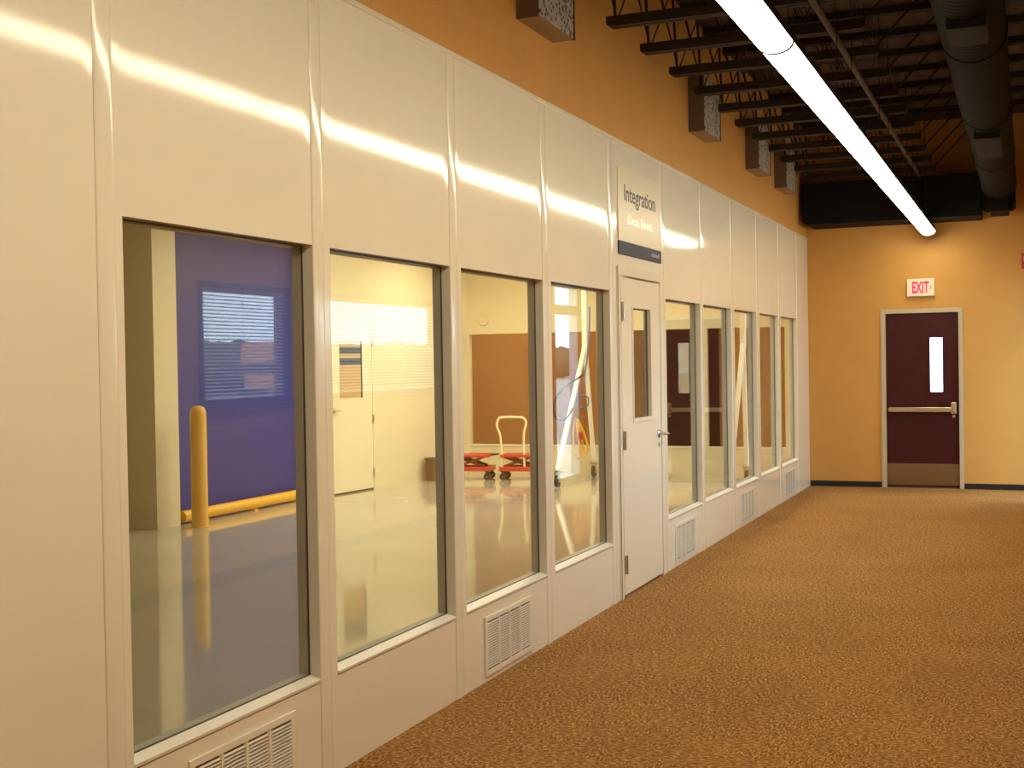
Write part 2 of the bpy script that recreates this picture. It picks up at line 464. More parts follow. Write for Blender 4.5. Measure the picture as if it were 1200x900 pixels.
# sign above the door
SG = (8.06, 9.112, 2.335, 2.925)
sg = thing('room_sign', (.0, 8.586, SG[2]), 'cream sign board with dark lettering and a slate blue strip above the white door', 'sign')
MB().box(.0005, .009, SG[0], SG[1], 2.425, SG[3]).build('sign_board', M['sign_board'], sg, bevel=.001)
MB().box(.0005, .010, SG[0], SG[1], SG[2], 2.423).build('blue_strip', M['sign_blue'], sg, bevel=.001)
def text(body, name, mt, parent, x, yc, zc, width, height, face='+x', ext=.0006, bold=0.0):
    cu = bpy.data.curves.new(name, 'FONT'); cu.body = body; cu.align_x = 'CENTER'; cu.align_y = 'CENTER'
    cu.extrude = ext; cu.offset = bold
    tmp = bpy.data.objects.new(name+'_tmp', cu); col.objects.link(tmp)
    bpy.context.view_layer.update()
    dg = bpy.context.evaluated_depsgraph_get()
    me = bpy.data.meshes.new_from_object(tmp.evaluated_get(dg))
    bpy.data.objects.remove(tmp)
    xs = [p.co.x for p in me.vertices]; ys = [p.co.y for p in me.vertices]
    sx = width/(max(xs)-min(xs)); sy = height/(max(ys)-min(ys))
    mx, my = (max(xs)+min(xs))/2, (max(ys)+min(ys))/2
    org = Vector(parent['_org'])
    for p in me.vertices:
        u, w_, d = (p.co.x-mx)*sx, (p.co.y-my)*sy, p.co.z
        q = Vector((x+d, yc+u, zc+w_)) if face == '+x' else Vector((yc+u, x-d, zc+w_))
        p.co = q-org
    me.materials.clear(); me.materials.append(mt)
    o = bpy.data.objects.new(name, me); col.objects.link(o); o.parent = parent; o['_org'] = parent['_org']
    return o
tag(text('Integration', 'title_lettering', M['ink'], sg, .0098, 8.578, 2.742, .765, .150, bold=.010), 'dark lettering')
tag(text('Clean Room', 'subtitle_lettering', M['white_ink'], sg, .0098, 8.575, 2.585, .60, .070, bold=.004), 'white lettering')
e = MB()
yy = 8.84
for q in range(9):
    w_ = (.020, .012, .022, .016, .020, .012, .018, .022, .014)[q]
    e.box(.0101, .0106, yy, yy+w_, 2.368, 2.385+.006*(q % 3)); yy += w_+.007
tag(e.build('strip_lettering', M['faint_ink'], sg), 'tiny worn lettering')

# ------------------------------------------------------------------ exit door
d2 = struct('door_2', (1.354, YE, 0), 'maroon exit door with panic bar in the end wall', 'door')
e = MB(); f0, f1, ft = .876, 1.826, 2.185
e.box(f0, D2[0], YE-.022, YE+.10, 0, ft); e.box(D2[1]+.003, f1, YE-.022, YE+.10, 0, ft); e.box(D2[0], D2[1]+.003, YE-.022, YE+.10, D2[2], ft)
e.build('door_frame', M['beige_frame'], d2, bevel=.004)
e = MB(); e.box(D2[0]-.002, D2[0]+.02, YE+.0565, YE+.085, 0, D2[2]); e.box(D2[1]-.018, D2[1]+.005, YE+.0565, YE+.085, 0, D2[2])
e.box(D2[0]+.02, D2[1]-.018, YE+.0565, YE+.085, D2[2]-.022, D2[2]+.002); e.build('door_stop', M['gasket'], d2)
MB().box(D2[0]+.001, D2[1]+.002, YE+.005, YE+.11, .0005, .0115).build('threshold', M['gasket'], d2)
VL = (1.448, 1.592, 1.173, 1.828)
e = MB()
x0, x1 = D2[0]+.004, D2[1]
yf, yb = YE+.012, YE+.056
e.box(x0, VL[0], yf, yb, .012, D2[2]-.004); e.box(VL[1], x1, yf, yb, .012, D2[2]-.004)
e.box(VL[0], VL[1], yf, yb, .012, VL[2]); e.box(VL[0], VL[1], yf, yb, VL[3], D2[2]-.004)
e.build('door_leaf', M['maroon'], d2)
e = MB()
for bx in ((VL[0]-.018, VL[1]+.018, VL[3], VL[3]+.018), (VL[0]-.018, VL[1]+.018, VL[2]-.018, VL[2])):
    e.box(bx[0], bx[1], yf-.007, yf-.0005, bx[2], bx[3])
for bx in ((VL[0]-.018, VL[0]), (VL[1], VL[1]+.018)): e.box(bx[0], bx[1], yf-.007, yf-.0005, VL[2], VL[3])
e.build('lite_bead', M['maroon'], d2, bevel=.002)
tag(MB().box(VL[0]+.002, VL[1]-.002, yf+.018, yf+.024, VL[2]+.002, VL[3]-.002).build('vision_pane', M['glass'], d2), 'narrow bright vision pane')
tag(MB().box(D2[0]+.006, D2[1]-.004, yf-.003, yf-.0005, .034, .297).build('kick_plate', M['kick'], d2), 'brushed metal kick plate')
e = MB(); e.box(.972, 1.700, yf-.062, yf-.030, .928, .985)
pb = tag(e.build('panic_bar', M['brass'], d2, bevel=.006), 'satin metal push bar')
e = MB(); e.box(1.686, 1.746, yf-.070, yf-.0005, .905, 1.045); e.build('latch_case', M['brass'], pb, bevel=.010)
e = MB(); e.box(.960, .990, yf-.055, yf-.0005, .932, .981); e.build('end_bracket', M['brass'], pb, bevel=.005)
e = MB(); e.lathe([(0,-.012), (.018,-.012), (.018,-.0005), (0,-.0005)], (1.716, yf, .875), axis=1, n=16); e.build('lock_cylinder', M['brass'], pb)

es = thing('exit_sign', (1.352, YE, 2.333), 'ivory exit sign with red letters on the tan wall above the maroon door', 'sign')
MB().box(1.192, 1.512, YE-.055, YE-.0005, 2.333, 2.545).build('sign_box', M['sign_box'], es, bevel=.006)
text('EXIT', 'exit_lettering', M['exit_red'], es, YE-.0562, 1.352, 2.440, .195, .142, face='-y', bold=.03)
e = MB(); cxx = 1.468
for s in (1, -1):
    e.bar((cxx-.012, YE-.0566, 2.44+s*.022), (cxx+.010, YE-.0566, 2.44), .001, .009, up=(0,0,1))
e.build('arrow_mark', M['exit_red'], es)
fa = thing('fire_alarm', (2.535, YE, 2.62), 'red fire alarm box on the tan end wall at the right edge', 'alarm')
MB().box(2.488, 2.595, YE-.05, YE-.0005, 2.62, 2.80).build('alarm_case', M['alarm'], fa, bevel=.006)
tag(MB().box(2.512, 2.572, YE-.066, YE-.0505, 2.70, 2.765).build('strobe_lens', M['white_ink'], fa, bevel=.005), 'clear strobe lens')

# ------------------------------------------------------------------ lamps
LX, LZc, LR = 1.458, 3.094, .082
seg = 2.44
ends = [13.28+2.44-.02-seg*q for q in range(8)]
llab = ['lit tube lamp at the far end of the row, nearest the exit door', 'lit tube lamp second from the exit door end of the row',
        'lit tube lamp third from the exit door end of the row', 'lit tube lamp fourth from the exit door, just entering the top of the picture',
        'lit tube lamp fifth from the exit door, above the camera', 'lit tube lamp behind the camera, next in the row', 'last lit tube lamp of the row behind the camera', '']
lamp0 = thing('pendant_light', (LX, ends[0]-seg/2, LZc-.05), llab[0], 'ceiling light', 'row of hanging tube lamps')
a, b_ = ends[0]-seg+.004, ends[0]-.004
prof = [(LX+LR*math.cos(t), LZc+.050*math.sin(t)) for t in [PI + PI*q/20 for q in range(21)]]
e = MB().prism(prof, 1, a+.010, b_-.010, smooth=True); e.build('lamp_lens', M['lens'], lamp0)
hp = [(LX-LR*1.02, LZc+.001), (LX+LR*1.02, LZc+.001), (LX+LR*.90, LZc+.060), (LX-LR*.90, LZc+.060)]
MB().prism(hp, 1, a, b_).build('housing', M['duct_black'], lamp0, bevel=.004)
for (ya, yb) in ((a, a+.009), (b_-.009, b_)):
    pr = [(LX+LR*1.05*math.cos(t), LZc+.054*math.sin(t)) for t in [PI + PI*q/20 for q in range(21)]]
    MB().prism(pr, 1, ya, yb).build('end_cap', M['joist'], lamp0)
for yy in (a+.35, b_-.35): MB().tube([(LX, yy, LZc+.060), (LX, yy, 4.44)], .003, 6).build('hanger_wire', M['joist'], lamp0)
for q in range(1, 7):
    dup(lamp0, (LX, ends[q]-seg/2, LZc-.05), llab[q])

# ------------------------------------------------------------------ open roof: joists, conduit, ducts
jn = ['next to the black cross duct'] + ['%s from the black cross duct' % s for s in ('second','third','fourth','fifth','sixth','seventh','eighth','ninth','tenth','eleventh')]
JY = [15.11-.75*q for q in range(11)]
j0 = thing('roof_joist', (.85, JY[0], 3.72), 'dark steel open-web roof joist, %s' % jn[0], 'joist', 'roof joists over the corridor')
yj = JY[0]
ch = [(-.002,3.735), (.0,3.735)]
e = MB()
for s in (-1, 1):
    e.prism([(.10,3.735), (.125,3.720), (1.58,3.720), (1.60,3.735), (1.60,3.785), (.10,3.785)], 1, yj+s*.006, yj+s*.046)
e.build('bottom_chord', M['joist'], j0, bevel=.004)
e = MB()
for s in (-1, 1): e.box(.0, XR, yj+s*.006, yj+s*.05, 4.385, 4.445)
e.build('top_chord', M['joist'], j0)
e = MB()
xs = [.0, .16, .42, .68, .94, 1.20, 1.46, 1.56, 2.16]
pts = [(.02,4.39), (.16,3.76), (.42,4.39), (.68,3.76), (.94,4.39), (1.20,3.76), (1.38,4.39), (1.56,3.76), (2.16,4.39)]
e.tube([(p[0], yj, p[1]) for p in pts], .011, 8)
e.tube([(.15, yj, 3.77), (.12, yj, 4.39)], .010, 8)
e.build('web_bars', M['joist'], j0)
for q in range(1, 11):
    dup(j0, (.85, JY[q], 3.72), 'dark steel open-web roof joist, %s' % jn[q])

e = MB().tube([(1.40, 3.5, 3.698), (1.40, 15.2, 3.698)], .021, 10)
cd = e.build('conduit_pipe', M['conduit'], loc=(1.40, 9.4, 3.698))
tag(cd, 'long thin conduit running under the roof joists beside the tube lamps', 'pipe')
# cross duct at the end wall
xd = thing('cross_duct', (1.05, 15.6, 3.21), 'black rectangular duct hung across the end wall', 'duct')
pr = [(.042,3.25), (.082,3.212), (2.06,3.212), (2.06,3.71), (.042,3.71)]
MB().prism(pr, 1, 15.35, YE-.002).build('duct_body', M['duct_black'], xd, bevel=.01)
# long round duct on the right
ad = thing('air_duct', (2.258, 11.0, 3.36), 'dark round air duct running along the ceiling on the right', 'duct')
DX, DZ, DR = 2.258, 3.545, .187
MB().tube([(DX, YB+.1, DZ), (DX, 15.35, DZ)], DR, 32).build('duct_body', M['duct'], ad)
for yy in (3.2, 5.6, 8.0, 10.4, 12.8): MB().tube([(DX, yy-.012, DZ), (DX, yy+.012, DZ)], DR+.006, 32).build('duct_band', M['duct'], ad)
e = MB().box(2.07, 2.43, 15.25, YE-.003, 3.30, 3.72); e.build('end_box', M['duct'], ad, bevel=.05, seg=4)
for (ya, yb) in ((6.98, 7.40), (10.62, 11.70), (15.10, 15.70)):
    rg = MB().box(2.16, 2.36, ya, yb, DZ-DR-.035 if ya < 14 else 3.225, DZ-DR+.03).build('register', M['duct_black'], ad, bevel=.004)
# bevelled metal boxes with perforated fronts on the upper wall
sx = .125
slab = ['perforated metal wall box nearest the camera, at the top of the picture', 'perforated metal wall box second from the camera',
        'perforated metal wall box third from the camera', 'perforated metal wall box nearest the end wall']
sy = [(6.33, 6.88), (10.02, 10.68), (12.28, 12.90), (13.80, 14.42)]
s0 = thing('perforated_box', (-.012, sy[0][0]+.28, 3.475), slab[0], 'wall fixture', 'perforated boxes on the upper tan wall')
a, b_ = sy[0][0], sy[0][0]+.56
z0, z1 = 3.478, 3.93
e = MB(); e.box(-.0115, sx-.004, a, a+.012, z0, z1); e.box(-.0115, sx-.004, b_-.012, b_, z0, z1); e.box(-.0115, sx-.004, a+.012, b_-.012, z1-.012, z1)
e.build('box_body', M['box_side'], s0)
MB().box(-.0115, sx-.004, a+.012, b_-.012, z0, z0+.010).build('bottom_plate', M['box_lip'], s0)
MB().box(sx-.0038, sx, a-.002, b_-.010, z0+.005, z1).build('perforated_front', M['perf'], s0)
tag(MB().box(sx-.0038, sx+.004, b_-.010, b_+.004, z0-.002, z1).build('edge_strip', M['joist'], s0), 'dark edge strip')
for (ya, yb), lb in zip(sy[1:], slab[1:]):
    dup(s0, (-.012, (ya+yb)/2, 3.475), lb)

# ------------------------------------------------------------------ right wall glazing and blinds
rl = ['small window in the outer wall, mirrored in the nearest pane', 'wide window in the outer wall, mirrored in the second pane']
for q, (ya, yb) in enumerate(RW):
    w = struct('window_%d' % (q+14), (XR, (ya+yb)/2, RZ0), rl[q], 'window')
    e = MB(); fr = .045
    e.box(XR-.015, XR+.115, ya, ya+fr, RZ0, RZ1); e.box(XR-.015, XR+.115, yb-fr, yb, RZ0, RZ1)
    e.box(XR-.015, XR+.115, ya+fr, yb-fr, RZ0, RZ0+fr); e.box(XR-.015, XR+.115, ya+fr, yb-fr, RZ1-fr, RZ1)
    e.build('window_frame', M['dark_frame'], w)
    MB().box(XR-.06, XR-.001, ya-.03, yb+.03, RZ0-.03, RZ0-.001).build('window_stool', M['dark_frame'], w, bevel=.004)
    MB().box(XR+.085, XR+.090, ya+fr, yb-fr, RZ0+fr, RZ1-fr).build('glass_pane', M['glass'], w)
    bl = thing('venetian_blind', (XR+.03, (ya+yb)/2, RZ0+fr), 'white slatted blind in the ' + rl[q].replace(', mirrored', ' mirrored'), 'blind', 'blinds of the outer windows')
    e = MB(); nz = 30
    for z in range(nz):
        zc = RZ0+fr+.012+(RZ1-RZ0-2*fr-.04)*z/(nz-1)
        e.prism([(XR+.018, zc-.0050), (XR+.030, zc+.0008), (XR+.042, zc+.0050), (XR+.042, zc+.0058), (XR+.030, zc+.0016), (XR+.018, zc-.0042)], 1, ya+fr+.005, yb-fr-.005)
    e.build('slats', M['slat'], bl)
    MB().box(XR+.012, XR+.048, ya+fr+.003, yb-fr-.003, RZ1-fr-.026, RZ1-fr-.001).build('head_rail', M['slat'], bl)
    for t in (.12, .5, .88):
        yy = ya+(yb-ya)*t; MB().tube([(XR+.030, yy, RZ0+fr+.005), (XR+.030, yy, RZ1-fr-.02)], .0015, 5).build('ladder_cord', M['slat'], bl)
d5 = struct('door_5', (XR, (GD[0]+GD[1])/2, 0), 'glazed outer door with a transom, mirrored in the pane by the white door', 'door')
e = MB(); ya, yb = GD[0], GD[1]
e.box(XR, XR+.12, ya, ya+.05, 0, GD[2]); e.box(XR, XR+.12, yb-.05, yb, 0, GD[2])
for (za, zb) in ((0, .12), (2.22, 2.34), (GD[2]-.05, GD[2])): e.box(XR, XR+.12, ya+.05, yb-.05, za, zb)
e.build('door_frame', M['grey_frame'], d5)
MB().box(XR+.05, XR+.056, ya+.05, yb-.05, .12, 2.22).build('glass_pane', M['glass'], d5)
MB().box(XR+.05, XR+.056, ya+.05, yb-.05, 2.34, GD[2]-.05).build('transom_pane', M['glass'], d5)

# ------------------------------------------------------------------ clean room shell
RX = -9.2
tag(MB().box(RX, -.0905, 0, YR, -.05, 0).build('floor_cleanroom', M['epoxy']), 'glossy grey epoxy floor of the clean room', 'floor', None, 'structure')
tag(MB().box(RX-.1, -.0905, -.1, YR+.1, 3.2, 3.3).build('ceiling_cleanroom', M['room_cream']), 'clean room ceiling', 'ceiling', None, 'structure')
tag(MB().box(RX-.1, -.0905, -.1, 0, 0, 3.2).build('wall_cleanroom_near', M['room_cream']), 'near wall of the clean room', 'wall', None, 'structure')
tag(MB().box(RX-.1, RX, 0, 10.15, 0, 3.2).build('wall_cleanroom_far', M['room_cream']), 'far side wall of the clean room', 'wall', None, 'structure')
tag(MB().box(RX, -5.50, 10.15, 10.52, 0, 3.2).build('wall_cleanroom_pier', M['room_pier']), 'cream wall end standing left of the blue wall', 'wall', None, 'structure')
tag(MB().box(-5.80, -5.65, 10.52, 13.10, 0, 3.2).build('wall_cleanroom_blue', M['blue_wall']), 'dark blue wall of the clean room', 'wall', None, 'structure')
tag(MB().prism([(-5.80,13.10), (-5.41,13.10), (-5.06,YR), (-5.80,YR)], 2, 0, 3.2).build('wall_cleanroom_rear', M['room_cream']), 'cream rear wall of the clean room with a door', 'wall', None, 'structure')
# end partition with four windows
EW = [(-5.040,-3.949), (-3.87,-2.743), (-2.668,-1.562), (-1.491,-.441)]
EZ0, EZ1 = .395, 2.030
e = MB(); x = -5.80
for (a, b_) in EW:
    e.box(x, a, YR, YR+.09, 0, 3.2); e.box(a, b_, YR, YR+.09, 0, EZ0); e.box(a, b_, YR, YR+.09, EZ1, 3.2); x = b_
e.box(x, -.0905, YR, YR+.09, 0, 3.2)
tag(e.build('wall_cleanroom_end', M['room_cream']), 'cream end partition of the clean room with four windows', 'wall', None, 'structure')
el = ['end window of the clean room behind the red carts', 'end window of the clean room behind the hoist gantry', 'end window of the clean room before the added dark wall', 'end window of the clean room nearest the corridor']
for q, (a, b_) in enumerate(EW):
    w = struct('window_%d' % (q+10), ((a+b_)/2, YR, EZ0), el[q], 'window')
    MB().box(a+.002, b_-.002, YR-.012, YR+.04, EZ0+.001, EZ0+.026).build('sill', M['sill'], w)
    MB().box(a+.004, b_-.004, YR+.045, YR+.049, EZ0+.028, EZ1-.004).build('glass_pane', M['glass'], w)
ev = thing('air_grille', (-2.24, YR, .03), 'cream air grille low on the clean room end partition', 'vent')
e = MB()
for bx in ((-2.50,-1.98,.30,.325), (-2.50,-1.98,.03,.055), (-2.50,-2.47,.055,.30), (-2.01,-1.98,.055,.30)): e.box(bx[0], bx[1], YR-.010, YR-.0006, bx[2], bx[3])
e.build('grille_frame', M['room_cream'], ev)
e = MB()
for z in range(12):
    zc = .065+.228*z/11; e.prism([(YR-.009, zc-.006), (YR-.0075, zc-.007), (YR-.001, zc+.005), (YR-.0025, zc+.006)], 0, -2.47, -2.01)
e.build('louvers', M['louver'], ev)
# the room beyond
tag(MB().box(-8.0, -3.05, 19.5, 19.62, 0, 3.2).build('wall_beyond', M['room_tan']), 'orange tan wall of the room beyond the clean room', 'wall', None, 'structure')
tag(MB().box(-3.05, -1.66, 18.2, 19.62, 0, 3.2).build('wall_beyond_unlit', M['unlit_brown']), 'dark brown wall added for the unlit part of the room beyond the clean room', 'wall', None, 'structure')  # added wall, its dark colour stands for unlit space behind the mirrored exit door
tag(MB().box(-1.66, -.0905, 18.2, 19.62, 0, 3.2).build('wall_beyond_near', M['room_tan']), 'tan wall right of the dark wall in the room beyond', 'wall', None, 'structure')
tag(MB().box(-8.0, -.0905, YR+.09, 19.62, -.05, 0).build('floor_beyond', M['carpet']), 'floor of the room beyond', 'floor', None, 'structure')
tag(MB().box(-8.0, -.0905, YR+.09, 19.62, 3.2, 3.3).build('ceiling_beyond', M['room_cream']), 'ceiling of the room beyond', 'ceiling', None, 'structure')
for nm_, bx, lb in (('left', (-8.1, -8.0, YR+.09, 19.62), 'left side wall of the room beyond'), ('right', (-.0905, .0, YR+.09, 19.62), 'right side wall of the room beyond'),
                    ('corner', (RX, -5.8, YR, YR+.09), 'wall corner left of the end partition')):
    tag(MB().box(*bx, 0, 3.2).build('wall_beyond_'+nm_, M['room_tan']), lb, 'wall', None, 'structure')
# cream door in the rear wall (the wall runs at a slight angle)
def rear(t, z, out):      # t metres along the rear wall from its near corner, out metres off its face
    u = Vector((.35, YR-13.10, 0)).normalized(); n = Vector((u.y, -u.x, 0))
    p = Vector((-5.41, 13.10, 0)) + u*t + n*out; return (p.x, p.y, z)
def rear_box(e, t0, t1, z0, z1, o0, o1):
    vs = [rear(t0,z0,o0), rear(t1,z0,o0), rear(t1,z0,o1), rear(t0,z0,o1), rear(t0,z1,o0), rear(t1,z1,o0), rear(t1,z1,o1), rear(t0,z1,o1)]
    return e.add(vs, [(0,3,2,1),(4,5,6,7),(0,1,5,4),(1,2,6,5),(2,3,7,6),(3,0,4,7)])
d3 = struct('door_3', rear(.7, 0, 0), 'cream steel door in the rear wall of the clean room', 'door')
e = MB(); rear_box(e, .13, .175, 0, 2.2, .0005, .012); rear_box(e, 1.15, 1.195, 0, 2.2, .0005, .012); rear_box(e, .175, 1.15, 2.15, 2.2, .0005, .012)
e.build('door_frame', M['room_cream'], d3)
e = MB(); rear_box(e, .178, 1.147, .022, 2.147, .0005, .008); e.build('door_leaf', M['cream_door'], d3)
e = MB(); rear_box(e, .178, 1.147, 0, .022, .0005, .004); e.build('threshold_gap', M['gasket'], d3)
lt = MB(); rear_box(lt, .44, .90, 1.20, 1.905, .0085, .012); lt = tag(lt.build('vision_lite', M['door_tan'], d3), 'tan door light')
for zc in (1.795, 1.655):
    e = MB(); rear_box(e, .442, .895, zc-.040, zc+.040, .0122, .0132); tag(e.build('stripe', M['stripe_blue'], lt), 'slate blue stripe')
e = MB(); rear_box(e, .897, .912, 1.195, 1.91, .0085, .020); tag(e.build('lite_edge', M['joist'], lt), 'dark edge of the door light')
for zc in (1.90, .91, .22):
    e = MB(); rear_box(e, 1.135, 1.160, zc-.055, zc+.055, .0125, .022); tag(e.build('hinge', M['brass'], d3), 'small metal hinge')
e = MB(); p = rear(.27, 1.045, 0); q0 = [rear(.27, 1.045, o) for o in (.008, .04, .055)]
e.tube([q0[0], q0[1]], .028, 14); e.tube([q0[1], q0[2], rear(.30,1.045,.058), rear(.40,1.042,.052)], .010, 8)
tag(e.build('lever_handle', M['brass'], d3), 'metal lever handle')

# ------------------------------------------------------------------ things in the clean room
bo = thing('bollard', (-5.20, 10.44, 0), 'yellow round topped safety bollard standing before the blue wall', 'bollard')
e = MB().lathe([(.0,.002), (.082,.002), (.082,1.14), (.078,1.175), (.062,1.205), (.036,1.222), (0,1.228)], (-5.20, 10.44, 0), n=28)
e.build('bollard_sleeve', M['bollard'], bo)
MB().lathe([(0,.0005), (.094,.0005), (.094,.008), (.083,.014)], (-5.20, 10.44, 0), n=28).build('base_ring', M['bollard'], bo)
ra = thing('guard_rail', (-5.5, 11.8, 0), 'yellow guard pipe lying along the foot of the blue wall', 'rail')
MB().tube([(-5.52, 10.56, .075), (-5.52, 13.05, .075)], .062, 16).build('rail_pipe', M['yellow'], ra)
for yy in (10.9, 11.8, 12.7): MB().box(-5.60, -5.44, yy-.03, yy+.03, .0005, .02).build('saddle', M['yellow'], ra)

def scissor_cart(loc, rz, label, handle):
    r = thing('scissor_cart', loc, label, 'cart', 'red scissor lift carts in the clean room', local=True); r.rotation_euler = (0,0,rz)
    Lh, Wh = .27, .20
    e = MB(); e.box(-Lh, Lh, -Wh, -Wh+.06, .125, .185); e.box(-Lh, Lh, Wh-.06, Wh, .125, .185)
    e.box(-Lh, -Lh+.06, -Wh+.06, Wh-.06, .125, .185); e.box(Lh-.06, Lh, -Wh+.06, Wh-.06, .125, .185); e.box(-Lh+.06, Lh-.06, -Wh+.06, Wh-.06, .135, .150)
    e.build('base_frame', M['red'], r, bevel=.006)
    e = MB(); e.box(-Lh+.02, Lh-.02, -Wh, Wh, .315, .350); e.build('lift_platform', M['red'], r, bevel=.006)
    e = MB()
    for s in (-1, 1):
        e.bar((-Lh+.06, s*.15, .185), (Lh-.10, s*.15, .318), .02, .035, up=(0,0,1)); e.bar((-Lh+.06, s*.12, .318), (Lh-.10, s*.12, .185), .02, .035, up=(0,0,1))
    e.tube([(0,-.16,.252), (0,.16,.252)], .012, 8)
    e.build('scissor_arms', M['red_dark'], r)
    e = MB(); e.tube([(Lh-.12, 0, .20), (-.06, 0, .27)], .022, 10); e.build('lift_cylinder', M['rubber'], r)
    for sx_ in (-1, 1):
        for sy_ in (-1, 1):
            cx_, cy_ = sx_*(Lh-.05), sy_*(Wh-.05)
            e = MB(); e.bar((cx_, cy_-.022, .05), (cx_, cy_-.022, .124), .03, .004, up=(0,1,0)); e.bar((cx_, cy_+.022, .05), (cx_, cy_+.022, .124), .03, .004, up=(0,1,0)); e.box(cx_-.03, cx_+.03, cy_-.028, cy_+.028, .112, .1245)
            c_ = e.build('caster', M['rubber'], r)
            e = MB(); e.tube([(cx_, cy_-.016, .05), (cx_, cy_+.016, .05)], .05, 18); e.build('wheel', M['rubber'], c_)
            e = MB(); e.tube([(cx_, cy_-.0215, .05), (cx_, cy_+.0215, .05)], .018, 12); tag(e.build('wheel_hub', M['wheel_grey'], c_), 'grey wheel hub')
    if handle:
        hy = -Wh+.03
        pts = [(-.165, hy, .185), (-.170, hy, .45), (-.185, hy, .62), (-.225, hy, .72), (-.228, hy, .775), (-.205, hy, .835), (-.16, hy, .862), (.10, hy, .862), (.16, hy, .85), (.195, hy, .80), (.19, hy, .74), (.165, hy, .64), (.160, hy, .45), (.165, hy, .185)]
        pts = [(p[0]*.95-.075, p[1], p[2]) for p in pts]
        sm = []
        for i in range(len(pts)-1):
            p0, p1, p2, p3 = [Vector(pts[max(0, min(len(pts)-1, i+d))]) for d in (-1, 0, 1, 2)]
            for t in range(4):
                t /= 4; sm.append(.5*((2*p1)+(p2-p0)*t+(2*p0-5*p1+4*p2-p3)*t*t+(3*p1-p0-3*p2+p3)*t**3))
        sm.append(Vector(pts[-1]))
        tag(MB().tube(sm, .016, 10).build('push_handle', M['cream_tube'], r), 'cream bent tube push handle')
    else:
        tag(MB().tube([(Lh-.08, -.02, .335), (Lh+.02, -.02, .345), (Lh+.09, -.02, .352)], .012, 8).build('release_lever', M['rubber'], r), 'dark release lever')
    return r
scissor_cart((-4.57, 15.80, 0), .2, 'red scissor lift cart at the far left, dark lever pointing right', False)
scissor_cart((-3.92, 15.93, 0), .2, 'red scissor lift cart with a cream push handle', True)

# wheeled hoist gantry: two A frames and a beam over the window heads
GX1, GX2 = -3.06, -.86
gt_ = thing('hoist_gantry', (-1.96, 15.7, 0), 'ivory wheeled A frame hoist gantry standing across the clean room', 'gantry')
AF = {GX1: (15.05, 16.52, 16.22), GX2: (15.30, 16.24, 16.10)}
for X_, (ya, yb, ap) in AF.items():
    for yy in (ya, yb):
        e = MB(); e.bar((X_, yy, .20), (X_, ap, 1.82), .055, .055, up=(1,0,0))
        e.build('leg', M['white_steel'], gt_, bevel=.004)
        e = MB(); e.box(X_-.032, X_-.024, yy-.03, yy+.03, .055, .185); e.box(X_+.024, X_+.032, yy-.03, yy+.03, .055, .185); e.box(X_-.05, X_+.05, yy-.06, yy+.06, .18, .20)
        c_ = e.build('caster', M['brass'], gt_)
        e = MB(); e.tube([(X_-.02, yy, .076), (X_+.02, yy, .076)], .075, 20); e.build('wheel', M['rubber'], c_)
    e = MB(); e.bar((X_, ap, 1.75), (X_, ap, 2.95), .07, .07, up=(1,0,0)); e.build('mast', M['white_steel'], gt_, bevel=.004)
e = MB(); e.box(GX1-.25, GX2+.25, 16.11, 16.19, 2.95, 2.97); e.box(GX1-.25, GX2+.25, 16.11, 16.19, 3.07, 3.09); e.box(GX1-.25, GX2+.25, 16.145, 16.155, 2.97, 3.07)
e.build('beam', M['white_steel'], gt_)
# chain hoist under the beam
ho = thing('chain_hoist', (-2.80, 16.15, 1.62), 'chain hoist with a yellow hook hanging from the gantry beam', 'hoist')
MB().box(-2.88, -2.74, 16.08, 16.22, 2.70, 2.949).build('hoist_body', M['yellow'], ho, bevel=.015)
e = MB(); pts = []
for q in range(40):
    t = q/40*2*PI; pts.append((-2.815+.040*math.cos(t)*(1 if abs(math.sin(t)) < .98 else .8), 16.10, 2.06+.64*math.sin(t)))
e.tube(pts, .008, 6, closed=True); tag(e.build('hand_chain', M['brass'], ho), 'loop of hand chain')
e = MB(); e.tube([(-2.80, 16.16, 2.70), (-2.80, 16.16, 1.84)], .007, 6); e.build('load_chain', M['brass'], ho)
e = MB(); e.tube([(-2.80, 16.16, 1.84), (-2.80, 16.16, 1.79)], .022, 10)
e.tube([(-2.80+.04*math.cos(t)-.0, 16.16, 1.73+.05*math.sin(t)) for t in [PI*.5-PI*1.5*q/14 for q in range(15)]], .012, 8)
tag(e.build('load_hook', M['yellow'], ho), 'yellow load hook')
def sweep(pts, n=6):
    sm = []
    for i in range(len(pts)-1):
        p0, p1, p2, p3 = [Vector(pts[max(0, min(len(pts)-1, i+d))]) for d in (-1, 0, 1, 2)]
        for t in range(n):
            t /= n; sm.append(.5*((2*p1)+(p2-p0)*t+(2*p0-5*p1+4*p2-p3)*t*t+(3*p1-p0-3*p2+p3)*t**3))
    return sm+[Vector(pts[-1])]
e = MB().tube(sweep([(-2.80,15.36,1.43), (-2.90,15.35,1.37), (-3.02,15.34,1.29), (-3.14,15.32,1.17), (-3.19,15.32,1.03), (-3.17,15.32,.88), (-3.08,15.32,.84), (-3.0,15.34,.90), (-2.95,15.36,1.0)]), .012, 8)
tag(e.build('air_hose', M['hose_black'], loc=(-3.0,15.32,.84)), 'black air hose looping out beside the ivory gantry leg', 'hose')
e = MB().tube(sweep([(-2.79,15.64,2.33), (-2.80,15.64,2.0), (-2.84,15.64,1.6), (-2.90,15.64,1.30), (-2.97,15.64,1.12), (-2.93,15.64,1.0), (-2.84,15.64,1.02), (-2.83,15.64,1.13), (-2.92,15.64,1.16), (-2.98,15.64,1.06)]), .011, 8)
tag(e.build('air_hose', M['hose_blue'], loc=(-2.9,15.64,1.0)), 'blue air hose hanging from the gantry with a small coil', 'hose')
